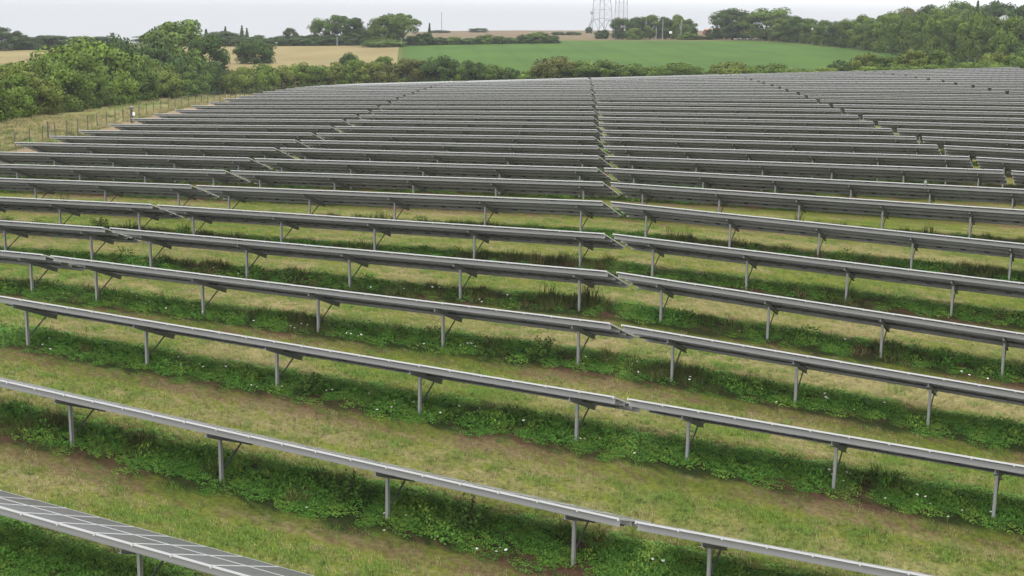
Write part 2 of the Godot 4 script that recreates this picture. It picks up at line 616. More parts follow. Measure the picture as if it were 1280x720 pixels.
func crown_shape(sd: int, form: String, leaves: int, leaf: float) -> ArrayMesh:   # a crown in a box one unit wide and tall
	rng.seed = sd
	var b := {"pos": PackedVector3Array(), "nor": PackedVector3Array(), "col": PackedColorArray(), "idx": PackedInt32Array()}
	var lobes := []
	var low := {"b": 0.0, "r": 0.02, "o": 0.34, "c": 0.04}[form] as float
	if form == "c":
		for i in 26:
			var y := lerpf(low + 0.04, 0.97, i / 25.0)
			var r := lerpf(0.36, 0.03, i / 25.0)
			for j in 3:
				var p := rng.randf() * TAU
				lobes.append([Vector3(cos(p) * r * 0.7, y, sin(p) * r * 0.7), maxf(r * 0.45, 0.05), rng.randf_range(0.6, 1.0)])
	else:
		var count := {"b": 36, "r": 46, "o": 24}[form] as int
		for i in count:
			var d := random_direction()
			if form == "b" and d.y < -0.2:
				d.y = -d.y * 0.6
			d.y = maxf(d.y, -0.75)
			d = d.normalized()
			var reach := rng.randf_range(0.55, 0.88)
			var c := Vector3(d.x * 0.47 * reach, 0, d.z * 0.47 * reach)
			var half := (1.0 - low) / 2.0
			c.y = low + half + d.y * half * reach if form != "b" else 0.3 + d.y * 0.48 * reach
			lobes.append([c, rng.randf_range(0.1, 0.18) * (0.9 if form == "o" else 1.0), rng.randf_range(0.55, 1.0)])
		if form != "o":
			for i in 7:
				var p := TAU * i / 7.0 + rng.randf()
				lobes.append([Vector3(cos(p) * 0.3, 0.14, sin(p) * 0.3), 0.19, rng.randf_range(0.55, 0.9)])
	var middle := Vector3(0, 0.45 + low * 0.5, 0)
	for i in leaves:
		var l: Array = lobes[rng.randi() % lobes.size()]
		var d := random_direction()
		if d.y < -0.3 and rng.randf() < 0.6:
			d.y = -d.y
		var r: float = l[1] * (0.35 + 0.7 * pow(rng.randf(), 0.4))
		var p: Vector3 = l[0] + d * r * Vector3(1, 0.85, 1)
		if p.y < 0.0:
			p.y = rng.randf() * 0.06
		var n := (d * 0.9 + (p - middle).normalized() * 0.35 + random_direction() * 0.45).normalized()
		var face := (n + random_direction() * 0.8).normalized()
		var tone: float = l[2] * rng.randf_range(0.7, 1.0)
		var warm := rng.randf_range(0.88, 1.0)
		add_leaf(b, p, n, face, leaf * rng.randf_range(0.7, 1.4), leaf * rng.randf_range(0.5, 0.9), Color(tone * warm, tone, tone * rng.randf_range(0.7, 1.0)))
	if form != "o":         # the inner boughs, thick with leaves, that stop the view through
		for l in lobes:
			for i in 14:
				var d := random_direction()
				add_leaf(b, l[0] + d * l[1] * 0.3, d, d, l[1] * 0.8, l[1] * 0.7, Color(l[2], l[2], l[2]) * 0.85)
	return leaf_mesh(b.pos, b.nor, b.col, b.idx)


func trunk_shape(sd: int, form: String) -> ArrayMesh:
	rng.seed = sd
	var st := begin()
	var top := 0.92 if form == "c" else 0.55
	bar(st, Vector3(0, -0.02, 0), Vector3(0.01, top * 0.5, 0.01), 0.075, 7, 0.05)
	bar(st, Vector3(0.01, top * 0.5, 0.01), Vector3(0, top, 0), 0.05, 7, 0.02)
	if form != "c":
		for i in 9:
			var p := TAU * i / 9.0 + rng.randf_range(-0.3, 0.3)
			var from := Vector3(0, rng.randf_range(0.2, 0.52), 0)
			var mid := from + Vector3(cos(p) * 0.17, rng.randf_range(0.1, 0.2), sin(p) * 0.17)
			var to := mid + Vector3(cos(p) * 0.15, rng.randf_range(0.06, 0.18), sin(p) * 0.15)
			bar(st, from, mid, 0.035, 5, 0.024)
			bar(st, mid, to, 0.024, 5, 0.008)
	return done(st, M.bark)


const TREES := [   # x, distance ahead, height, width, form, tint, label
	[-73.7, 200.0, 7.6, 6.7, "b", 0, "bright green first and nearest bush of the hedge along the left grass verge"],
	[-73.9, 212.0, 7.8, 6.1, "b", 0, "bright green second bush of the hedge along the left grass verge"],
	[-72.9, 222.0, 6.8, 5.7, "b", 3, "olive green third bush of the hedge along the left grass verge"],
	[-71.8, 232.0, 7.6, 6.9, "b", 0, "bright green fourth bush of the hedge along the left grass verge"],
	[-70.9, 244.0, 6.8, 6.2, "b", 1, "mid green fifth bush of the hedge along the left grass verge"],
	[-70.6, 258.0, 7.2, 6.3, "b", 0, "bright green sixth bush of the hedge along the left grass verge"],
	[-71.2, 276.0, 7.5, 6.7, "b", 1, "mid green seventh bush of the hedge along the left grass verge"],
	[-72.8, 300.0, 7.3, 7.0, "b", 3, "olive green eighth bush of the hedge along the left grass verge"],
	[-73.8, 322.0, 6.7, 7.1, "b", 1, "mid green ninth bush of the hedge along the left grass verge"],
	[-75.2, 350.0, 7.3, 7.3, "b", 2, "dark green tenth bush of the hedge along the left grass verge"],
	[-74.6, 368.0, 6.1, 6.9, "b", 1, "mid green eleventh and farthest bush of the hedge along the left grass verge"],
	[-82.5, 240.0, 9.1, 8.0, "b", 3, "low olive bush just behind the near end of the verge hedge"],
	[-84.5, 262.0, 9.9, 9.3, "b", 0, "bright leafy bush below the big rounded pale tree"],
	[-81.0, 275.0, 13.7, 14.6, "b", 0, "big rounded pale green tree rising over the verge hedge"],
	[-84.5, 310.0, 11.3, 9.6, "b", 0, "light green tree between the big rounded tree and the dark ones"],
	[-93.6, 345.0, 15.9, 9.1, "b", 2, "dark tree with flat top behind the big rounded pale tree"],
	[-81.5, 330.0, 15.3, 12.0, "b", 2, "tallest dark dense tree in the left tree belt"],
	[-92.9, 400.0, 16.1, 16.3, "o", 1, "feathery open crowned tree showing sky through its top"],
	[-79.0, 320.0, 10.0, 8.1, "b", 0, "bright bush at the foot of the tallest dark tree"],
	[-79.5, 350.0, 14.4, 10.8, "b", 1, "mid green tree on the field side of the tallest dark tree"],
	[-78.3, 372.0, 14.3, 9.9, "r", 2, "dark tree at the far end of the left tree belt"],
	[-76.8, 345.0, 9.5, 7.6, "b", 1, "shaggy bush under the trees at the belt end"],
	[-75.8, 425.0, 8.0, 9.8, "b", 2, "lone dark round tree standing before the pale stubble field"],
	[-67.1, 354.0, 7.9, 7.0, "b", 3, "olive green bush, first from the tree belt in the hedge below the stubble field"],
	[-62.7, 358.0, 8.6, 7.5, "b", 0, "bright green bush, second from the tree belt in the hedge below the stubble field"],
	[-57.8, 360.0, 7.7, 6.8, "b", 3, "olive green bush, third from the tree belt in the hedge below the stubble field"],
	[-53.6, 364.0, 8.1, 7.2, "b", 0, "bright green bush, fourth from the tree belt in the hedge below the stubble field"],
	[-49.5, 366.0, 7.2, 6.9, "b", 1, "mid green bush, fifth from the tree belt in the hedge below the stubble field"],
	[-45.0, 366.0, 7.5, 7.3, "b", 3, "olive green bush, sixth from the tree belt in the hedge below the stubble field"],
	[-40.0, 364.0, 8.0, 6.8, "b", 0, "bright green bush, seventh from the tree belt in the hedge below the stubble field"],
	[-35.4, 362.0, 7.1, 7.2, "b", 3, "olive green bush, eighth from the tree belt in the hedge below the stubble field"],
	[-31.2, 360.0, 6.2, 6.8, "b", 5, "brownish green bush, ninth from the tree belt in the hedge below the stubble field"],
	[-43.9, 385.0, 6.7, 4.7, "b", 2, "small dark round bush standing up before the stubble field"],
	[-34.6, 380.0, 6.0, 5.4, "b", 1, "bush at the corner where stubble field meets green crop"],
	[-25.5, 352.0, 8.3, 9.5, "b", 5, "tall brownish bush left of the dark rounded one"],
	[-18.0, 349.9, 8.7, 8.9, "b", 2, "dark rounded bush, tallest at the left of the crop field hedge"],
	[-12.9, 348.5, 5.7, 5.2, "b", 0, "low pale bush beside the dark rounded one"],
	[-9.8, 347.6, 7.5, 6.5, "b", 2, "narrow dark bush with ragged top below the crop field"],
	[-4.8, 346.2, 5.8, 7.0, "b", 1, "mid green low bush right of the narrow dark one"],
	[-0.2, 344.9, 4.9, 5.6, "b", 2, "small dark bush in the low part of the hedge"],
	[3.9, 343.7, 4.4, 6.9, "b", 0, "low light bush left of the largest hedge bush"],
	[10.0, 341.9, 7.5, 10.1, "b", 5, "largest bush of the crop field hedge, brownish and broad"],
	[14.8, 340.5, 6.1, 7.8, "b", 1, "mid green bush touching the largest hedge bush"],
	[19.6, 339.1, 6.2, 10.0, "b", 1, "round green bush alone, right of the largest hedge bush"],
	[27.2, 336.8, 5.0, 7.7, "b", 1, "bush right of the round lone bush in the hedge"],
	[32.3, 335.2, 4.2, 6.8, "b", 0, "low bright bush right of centre in the hedge"],
	[38.0, 333.4, 5.0, 8.5, "b", 1, "broad bush where the hedge opens to the crop"],
	[43.3, 331.8, 2.9, 6.2, "b", 0, "very low scrub in the gap of the hedge"],
	[48.9, 330.0, 5.1, 8.9, "b", 3, "olive bush right of the hedge gap"],
	[53.7, 328.5, 3.8, 5.7, "b", 0, "low pale bush right of the olive one"],
	[57.8, 327.2, 4.6, 7.5, "b", 1, "bush with rounded top near the crop field right end"],
	[63.9, 325.2, 3.1, 8.7, "b", 0, "low bright scrub under the crop field right end"],
	[68.9, 323.6, 3.4, 6.5, "b", 3, "low olive scrub left of the tall shrubs"],
	[74.2, 328.0, 5.0, 6.5, "b", 2, "dark shrub at the left end of the shrub belt before the wood"],
	[78.5, 328.0, 7.2, 6.5, "b", 3, "tall olive shrub before the wood"],
	[83.0, 326.0, 6.1, 6.8, "b", 1, "mid green shrub right of the tall olive one"],
	[88.6, 324.0, 7.7, 7.1, "b", 3, "olive green shrub with twin tops before the wood"],
	[93.7, 322.0, 7.6, 6.4, "b", 1, "mid green shrub before the middle of the wood"],
	[99.1, 320.0, 4.9, 7.8, "b", 0, "low bright shrub between taller ones before the wood"],
	[104.5, 318.0, 7.4, 6.3, "b", 3, "olive shrub near the right end of the shrub belt"],
	[108.7, 316.0, 7.5, 7.0, "b", 1, "mid green shrub at the right end of the shrub belt"],
	[112.5, 316.0, 6.6, 7.0, "b", 0, "bright shrub cut by the right edge of the view"],
	[78.7, 320.0, 3.6, 7.0, "b", 0, "low bright scrub at the foot of the tall olive shrub"],
	[85.2, 318.0, 3.9, 7.7, "b", 0, "low scrub at the foot of the twin topped shrub"],
	[90.9, 316.0, 4.0, 7.0, "b", 0, "low yellow green scrub by the panels before the wood"],
	[101.8, 310.0, 4.6, 7.5, "b", 0, "low pale scrub at the foot of the right hand shrubs"],
	[109.8, 600.0, 9.0, 9.9, "r", 1, "mid green tree at the wood edge, first counting from the crop field corner"],
	[113.4, 588.0, 9.9, 9.0, "r", 2, "dark green tree at the wood edge, second counting from the crop field corner"],
	[116.2, 576.0, 9.2, 8.2, "r", 1, "mid green tree at the wood edge, third counting from the crop field corner"],
	[118.5, 560.0, 8.9, 8.6, "r", 1, "mid green tree at the wood edge, fourth counting from the crop field corner"],
	[120.8, 548.0, 9.4, 7.8, "r", 2, "dark green tree at the wood edge, fifth counting from the crop field corner"],
	[122.4, 534.0, 10.3, 8.8, "r", 1, "mid green tree at the wood edge, sixth counting from the crop field corner"],
	[123.8, 520.0, 11.4, 8.6, "r", 0, "bright green tree at the wood edge, seventh counting from the crop field corner"],
	[124.7, 505.0, 10.8, 7.8, "r", 1, "mid green tree at the wood edge, eighth counting from the crop field corner"],
	[125.3, 490.0, 12.7, 9.1, "r", 0, "bright green tree at the wood edge, ninth counting from the crop field corner"],
	[125.9, 472.0, 12.0, 8.8, "r", 1, "mid green tree at the wood edge, tenth counting from the crop field corner"],
	[126.7, 456.0, 13.0, 9.0, "r", 1, "mid green tree at the wood edge, eleventh counting from the crop field corner"],
	[128.2, 442.0, 13.7, 9.2, "r", 0, "bright green tree at the wood edge, twelfth counting from the crop field corner"],
	[129.9, 430.0, 13.2, 9.0, "r", 1, "mid green tree at the wood edge, thirteenth counting from the crop field corner"],
	[132.0, 420.0, 13.6, 8.8, "r", 0, "bright green tree at the wood edge, fourteenth counting from the crop field corner"],
	[134.5, 412.0, 12.6, 8.1, "r", 1, "mid green tree at the wood edge, fifteenth counting from the crop field corner"],
	[137.1, 405.0, 12.7, 8.5, "r", 0, "bright green tree at the wood edge, sixteenth counting from the crop field corner"],
	[140.7, 400.0, 13.2, 8.3, "r", 1, "mid green tree at the wood edge, seventeenth counting from the crop field corner"],
	[144.2, 560.0, 11.3, 13.5, "r", 2, "dark green tall tree on the skyline of the wood, first from its low end"],
	[150.4, 560.0, 13.4, 12.3, "r", 5, "brownish green tall tree on the skyline of the wood, second from its low end"],
	[156.3, 555.0, 14.4, 12.2, "r", 2, "dark green tall tree on the skyline of the wood, third from its low end"],
	[161.6, 550.0, 15.0, 12.1, "r", 1, "mid green tall tree on the skyline of the wood, fourth from its low end"],
	[166.7, 545.0, 16.8, 13.1, "r", 1, "mid green tall tree on the skyline of the wood, fifth from its low end"],
	[172.8, 540.0, 15.7, 11.8, "r", 2, "dark green tall tree on the skyline of the wood, sixth from its low end"],
	[177.7, 535.0, 16.1, 12.9, "r", 2, "dark green tall tree on the skyline of the wood, seventh from its low end"],
	[183.6, 530.0, 14.7, 11.6, "r", 2, "dark green tall tree on the skyline of the wood, eighth from its low end"],
	[163.7, 520.0, 16.2, 4.0, "c", 2, "pointed dark conifer on top of the wood skyline"],
	[95.0, 640.0, 13.0, 15.4, "r", 2, "dark round tree left in the pair at the crop top"],
	[108.0, 630.0, 13.7, 18.6, "r", 1, "broad domed tree right in the pair at the crop top"],
	[114.9, 615.0, 9.0, 10.1, "r", 1, "tree joining the domed tree to the wood"],
	[87.5, 660.0, 4.2, 3.3, "r", 2, "tiny dark tree left of the red roofed house"],
	[91.5, 660.0, 4.2, 3.6, "r", 2, "tiny dark tree right of the red roofed house"],
	[47.7, 650.0, 9.5, 10.0, "r", 2, "dark green tree, first from the masts in the clump above the crop"],
	[54.2, 655.0, 9.2, 7.9, "r", 2, "dark green tree, second from the masts in the clump above the crop"],
	[60.3, 655.0, 10.2, 8.6, "r", 1, "mid green tree, third from the masts in the clump above the crop"],
	[67.5, 655.0, 9.5, 8.6, "r", 2, "dark green tree, fourth from the masts in the clump above the crop"],
	[72.5, 655.0, 10.2, 8.6, "r", 0, "bright green tree, fifth from the masts in the clump above the crop"],
	[76.9, 650.0, 8.5, 7.1, "r", 1, "mid green tree, sixth from the masts in the clump above the crop"],
	[52.3, 640.0, 5.8, 6.3, "b", 0, "yellow green bush in front of the clump above the crop"],
	[75.4, 640.0, 3.7, 7.0, "b", 0, "pale bush at the right foot of the clump"],
	[82.7, 645.0, 2.3, 8.5, "b", 1, "low green hedge bush between clump and red roofed house"],
	[39.1, 660.0, 4.9, 5.8, "b", 2, "small square dark bush in front of the lattice masts"],
	[45.3, 900.0, 3.8, 3.9, "r", 4, "tiny grey tree left of the nearer lattice mast"],
	[-190.8, 540.0, 8.3, 11.1, "r", 4, "grey green tree at the left edge beyond the stubble"],
	[-186.0, 545.0, 6.7, 6.6, "r", 4, "smaller grey green tree next to the left edge one"],
	[-182.3, 550.0, 5.3, 13.6, "b", 4, "far hedge tree behind the stubble, nearest the left edge"],
	[-175.6, 550.0, 5.9, 15.4, "b", 4, "broad far hedge tree left of the big rounded tree"],
	[-116.3, 580.0, 5.2, 14.0, "r", 4, "dark flat topped far tree between the belt and lone round tree"],
	[-124.8, 590.0, 5.9, 3.6, "c", 4, "far conifer spire above the belt end"],
	[-117.0, 590.0, 6.8, 2.8, "c", 4, "far conifer spire over the flat topped tree"],
	[-110.3, 590.0, 7.1, 3.2, "c", 4, "taller of the two far conifer spires by the lone tree"],
	[-108.7, 592.0, 6.1, 2.9, "c", 4, "shorter of the two far conifer spires by the lone tree"],
	[-100.6, 570.0, 4.7, 11.3, "b", 4, "far hedge bush left of the pale gap"],
	[-92.6, 575.0, 4.2, 8.5, "b", 4, "far hedge bush right of the pale gap"],
	[-88.5, 575.0, 6.3, 6.2, "r", 4, "small far tree with pointed top over the stubble"],
	[-81.9, 575.0, 4.7, 11.4, "b", 4, "far hedge bush left of the tall open tree"],
	[-74.6, 572.0, 10.3, 9.7, "r", 1, "tall rounded far tree over the stubble field"],
	[-66.4, 572.0, 11.2, 12.4, "o", 2, "tall open far tree with gaps above the stubble"],
	[-59.9, 570.0, 7.5, 12.2, "b", 2, "dark far tree in the dip between two tall ones"],
	[-49.7, 560.0, 11.5, 12.2, "r", 1, "left half of the big far tree group above the field corner"],
	[-42.9, 560.0, 11.8, 12.2, "o", 1, "right half of the big far tree group above the field corner"],
	[-49.2, 548.0, 3.2, 15.3, "b", 1, "light bush at the foot of the big far tree group"],
	[-35.7, 562.0, 5.6, 7.4, "b", 2, "far hedge tree right of the big tree group"],
	[-33.4, 570.0, 7.9, 2.5, "c", 4, "small conifer over the crop field hedge"],
	[-29.6, 564.0, 3.4, 6.2, "b", 2, "dark green tree, first from the left in the hedge topping the crop"],
	[-24.1, 566.0, 3.6, 6.8, "b", 1, "mid green tree, second from the left in the hedge topping the crop"],
	[-17.9, 566.0, 3.0, 6.8, "b", 2, "dark green tree, third from the left in the hedge topping the crop"],
	[-11.8, 568.0, 4.4, 6.8, "b", 1, "mid green tree, fourth from the left in the hedge topping the crop"],
	[-6.2, 570.0, 3.4, 6.9, "b", 2, "dark green tree, fifth from the left in the hedge topping the crop"],
	[-0.6, 572.0, 2.9, 6.3, "b", 1, "mid green tree, sixth from the left in the hedge topping the crop"],
	[3.8, 572.0, 3.9, 6.3, "b", 2, "dark green tree, seventh from the left in the hedge topping the crop"],
	[8.9, 574.0, 5.1, 8.2, "b", 1, "mid green tree, eighth from the left in the hedge topping the crop"],
	[14.5, 574.0, 3.5, 6.3, "b", 2, "dark green tree, ninth from the left in the hedge topping the crop"],
	[-51.4, 1000.0, 2.3, 13.1, "b", 4, "far grey hedge on the skyline left of the pale strip field"],
	[-25.2, 1000.0, 3.0, 12.0, "r", 4, "far grey tree clump on the skyline above the pale strip field"],
	[23.7, 800.0, 2.1, 7.0, "b", 4, "far hedge bush left of the pale field by the masts"],
	[31.6, 800.0, 2.2, 7.9, "b", 4, "far hedge bush beside the pale field by the masts"],
	[-84.8, 246.0, 9.6, 6.8, "b", 0, "bright green bush filling the belt behind the verge hedge, first from the near end"],
	[-83.5, 258.0, 10.1, 7.1, "b", 0, "bright green bush filling the belt behind the verge hedge, second from the near end"],
	[-81.7, 268.0, 11.0, 8.3, "b", 0, "bright green bush filling the belt behind the verge hedge, third from the near end"],
	[-82.8, 292.0, 11.3, 8.1, "b", 3, "olive green bush filling the belt behind the verge hedge, fourth from the near end"],
	[-83.1, 318.0, 11.0, 8.8, "b", 0, "bright green bush filling the belt behind the verge hedge, fifth from the near end"],
	[-83.3, 345.0, 11.1, 9.1, "b", 1, "mid green bush filling the belt behind the verge hedge, sixth from the near end"],
	[-80.0, 365.0, 11.8, 8.9, "b", 2, "dark green bush filling the belt behind the verge hedge, seventh from the near end"],
	[-116.0, 566.0, 4.3, 8.5, "b", 2, "far hedge bush behind the stubble, first counting from the tree belt"],
	[-108.2, 567.0, 4.2, 7.8, "b", 4, "far hedge bush behind the stubble, second counting from the tree belt"],
	[-102.7, 568.0, 3.9, 7.8, "b", 2, "far hedge bush behind the stubble, third counting from the tree belt"],
	[-96.2, 566.0, 3.6, 6.2, "b", 4, "far hedge bush behind the stubble, fourth counting from the tree belt"],
	[-88.2, 567.0, 3.5, 8.6, "b", 2, "far hedge bush behind the stubble, fifth counting from the tree belt"],
	[-83.4, 568.0, 3.7, 8.6, "b", 4, "far hedge bush behind the stubble, sixth counting from the tree belt"],
	[-77.5, 566.0, 4.0, 8.5, "b", 2, "far hedge bush behind the stubble, seventh counting from the tree belt"],
	[-72.1, 567.0, 4.6, 9.3, "b", 4, "far hedge bush behind the stubble, eighth counting from the tree belt"],
	[-67.2, 568.0, 4.5, 9.3, "b", 2, "far hedge bush behind the stubble, ninth counting from the tree belt"],
	[-62.0, 566.0, 4.5, 8.5, "b", 4, "far hedge bush behind the stubble, tenth counting from the tree belt"],
	[-56.5, 567.0, 4.8, 9.3, "b", 2, "far hedge bush behind the stubble, eleventh counting from the tree belt"],
	[-39.2, 568.0, 4.0, 7.8, "b", 4, "far hedge bush behind the stubble, twelfth counting from the tree belt"],
	[-180.3, 600.0, 4.1, 13.8, "b", 4, "far grey hedge tree glimpsed behind the tree belt, first from the left"],
	[-169.1, 600.0, 3.7, 13.8, "b", 4, "far grey hedge tree glimpsed behind the tree belt, second from the left"],
	[-146.0, 600.0, 4.2, 18.4, "b", 4, "far grey hedge tree glimpsed behind the tree belt, third from the left"],
	[-132.9, 600.0, 3.8, 13.8, "b", 4, "far grey hedge tree glimpsed behind the tree belt, fourth from the left"],
]


func build_trees() -> void:
	var crowns := {"b": [], "r": [], "o": [], "c": []}
	var trunks := {}
	for form in crowns:
		for i in {"b": 4, "r": 4, "o": 2, "c": 1}[form]:
			crowns[form].append(crown_shape(101 + i * 7 + form.unicode_at(0), form, {"b": 8000, "r": 9000, "o": 4200, "c": 2200}[form], {"b": 0.042, "r": 0.04, "o": 0.046, "c": 0.05}[form]))
		trunks[form] = trunk_shape(31, form)
	var i := 0
	for t in TREES:
		rng.seed = 900 + i
		var form: String = t[4]
		var called: String = {"b": "bush", "r": "tree", "o": "tree", "c": "conifer"}[form]
		var group := ""
		if t[6].contains("hedge along"):
			group = "bushes of the hedge along the verge"
		elif t[6].contains("wood"):
			group = "trees and shrubs of the wood"
		var o := thing(called, t[6], "bush" if form == "b" else "tree", at(t[0], t[1]), 0.0, group)
		var w: float = t[3] * (1.3 if form != "c" else 1.5)
		var size := Basis(Vector3.UP, rng.randf() * TAU) * Basis.from_scale(Vector3(w, t[2] * (1.22 if form == "b" else 1.04), w * rng.randf_range(0.9, 1.15)))
		part("crown" if form != "b" else "foliage", crowns[form][rng.randi() % crowns[form].size()], o, Transform3D(size, Vector3(0, -0.05 * t[2] if form == "b" else 0.0, 0)), M.crown[t[5]])
		part("trunk" if form != "b" else "stem", trunks[form], o, Transform3D(size * Basis.from_scale(Vector3(0.9, 1, 0.9) if form != "b" else Vector3(0.5, 0.8, 0.5))))
		i += 1


func weed_shape(sd: int, kind: String) -> ArrayMesh:       # one clump about 0.7 m across
	rng.seed = sd
	var b := {"pos": PackedVector3Array(), "nor": PackedVector3Array(), "col": PackedColorArray(), "idx": PackedInt32Array()}
	match kind:
		"leafy":
			for i in 150:
				var p := rng.randf() * TAU
				var r := 0.4 * sqrt(rng.randf())
				var y := rng.randf() * 0.3 * (1.0 - r * r * 3.5) + 0.02
				var n := (Vector3(cos(p) * r * 0.8, 0.9, sin(p) * r * 0.8 + 0.15) + random_direction() * 0.35).normalized()
				var g := rng.randf_range(0.55, 1.0)
				add_leaf(b, Vector3(cos(p) * r, y, sin(p) * r), n, (n + random_direction() * 0.7).normalized(), rng.randf_range(0.05, 0.11), rng.randf_range(0.03, 0.055), Color(g * rng.randf_range(0.8, 1.0), g, g * 0.9))
		"stalks":                                           # rough grass and old flower stalks
			for i in 46:
				var p := rng.randf() * TAU
				var r := 0.34 * sqrt(rng.randf())
				var foot := Vector3(cos(p) * r, 0, sin(p) * r)
				var lean := Vector3(rng.randf_range(-1, 1), 0, rng.randf_range(-1, 1)) * 0.2
				var h := rng.randf_range(0.18, 0.55)
				var side := Vector3(1, 0, rng.randf_range(-1.2, 1.2)).normalized() * rng.randf_range(0.008, 0.016)
				var k: int = b.pos.size()
				var g := rng.randf_range(0.5, 1.0)
				var c := Color(g * rng.randf_range(0.8, 1.0), g * rng.randf_range(0.8, 0.95), g * 0.8)
				b.pos.append_array([foot - side, foot + side, foot + lean * 0.5 + Vector3(0, h * 0.65, 0) + side * 0.8, foot + lean + Vector3(0, h, 0), foot + lean * 0.5 + Vector3(0, h * 0.65, 0) - side * 0.8])
				var n := (Vector3(0, 0.8, 0) + random_direction() * 0.5).normalized()
				for q in 5:
					b.nor.append(n)
					b.col.append(c)
				b.idx.append_array([k, k + 2, k + 1, k, k + 4, k + 2, k + 4, k + 3, k + 2])
		"turf":
			for i in 26:
				var p := rng.randf() * TAU
				var r := 0.2 * sqrt(rng.randf())
				var foot := Vector3(cos(p) * r, -0.01, sin(p) * r)
				var lean := Vector3(rng.randf_range(-1, 1), 0, rng.randf_range(-1, 1)) * 0.09
				var h := rng.randf_range(0.03, 0.12)
				var side := Vector3(1, 0, rng.randf_range(-1.2, 1.2)).normalized() * rng.randf_range(0.006, 0.012)
				var k: int = b.pos.size()
				var g := rng.randf_range(0.6, 1.0)
				b.pos.append_array([foot - side, foot + side, foot + lean + Vector3(0, h, 0)])
				var n := (Vector3(0, 1, 0) + random_direction() * 0.35).normalized()
				for q in 3:
					b.nor.append(n)
					b.col.append(Color(g * rng.randf_range(0.85, 1.0), g, g * rng.randf_range(0.7, 1.0)))
				b.idx.append_array([k, k + 2, k + 1])
		"shrub":                                            # stems of unequal height with leaves all along
			for i in 24:
				var p := rng.randf() * TAU
				var r := 0.34 * rng.randf()
				var h := rng.randf_range(0.35, 1.0) * (1.0 - r * 1.1)
				var foot := Vector3(cos(p) * r * 0.7, 0, sin(p) * r * 0.7)
				var tip := foot + Vector3(cos(p) * (0.1 + r * 0.5), h, sin(p) * (0.1 + r * 0.5))
				var tone := rng.randf_range(0.6, 1.0)
				for q in 34:
					var w := pow(rng.randf(), 0.8)
					var n := (random_direction() + Vector3(0, 0.9, 0.2)).normalized()
					add_leaf(b, foot.lerp(tip, w) + random_direction() * (0.11 - 0.06 * w), n, (n + random_direction() * 0.6).normalized(), rng.randf_range(0.06, 0.12), rng.randf_range(0.03, 0.06), Color(tone * 0.9, tone, tone * 0.85) * rng.randf_range(0.75, 1.0))
	return leaf_mesh(b.pos, b.nor, b.col, b.idx)


func spread(called: String, mesh: Mesh, places: Array, colors: Array, label: String, category: String) -> void:
	var mm := MultiMesh.new()
	mm.transform_format = MultiMesh.TRANSFORM_3D
	mm.use_colors = true
	mm.mesh = mesh
	mm.instance_count = places.size()
	for i in places.size():
		mm.set_instance_transform(i, places[i])
		mm.set_instance_color(i, colors[i])
	var o := MultiMeshInstance3D.new()
	o.name = numbered(called)
	o.multimesh = mm
	o.material_override = M.leaf
	add_child(o, true)
	tag(stuff(o), label, category)


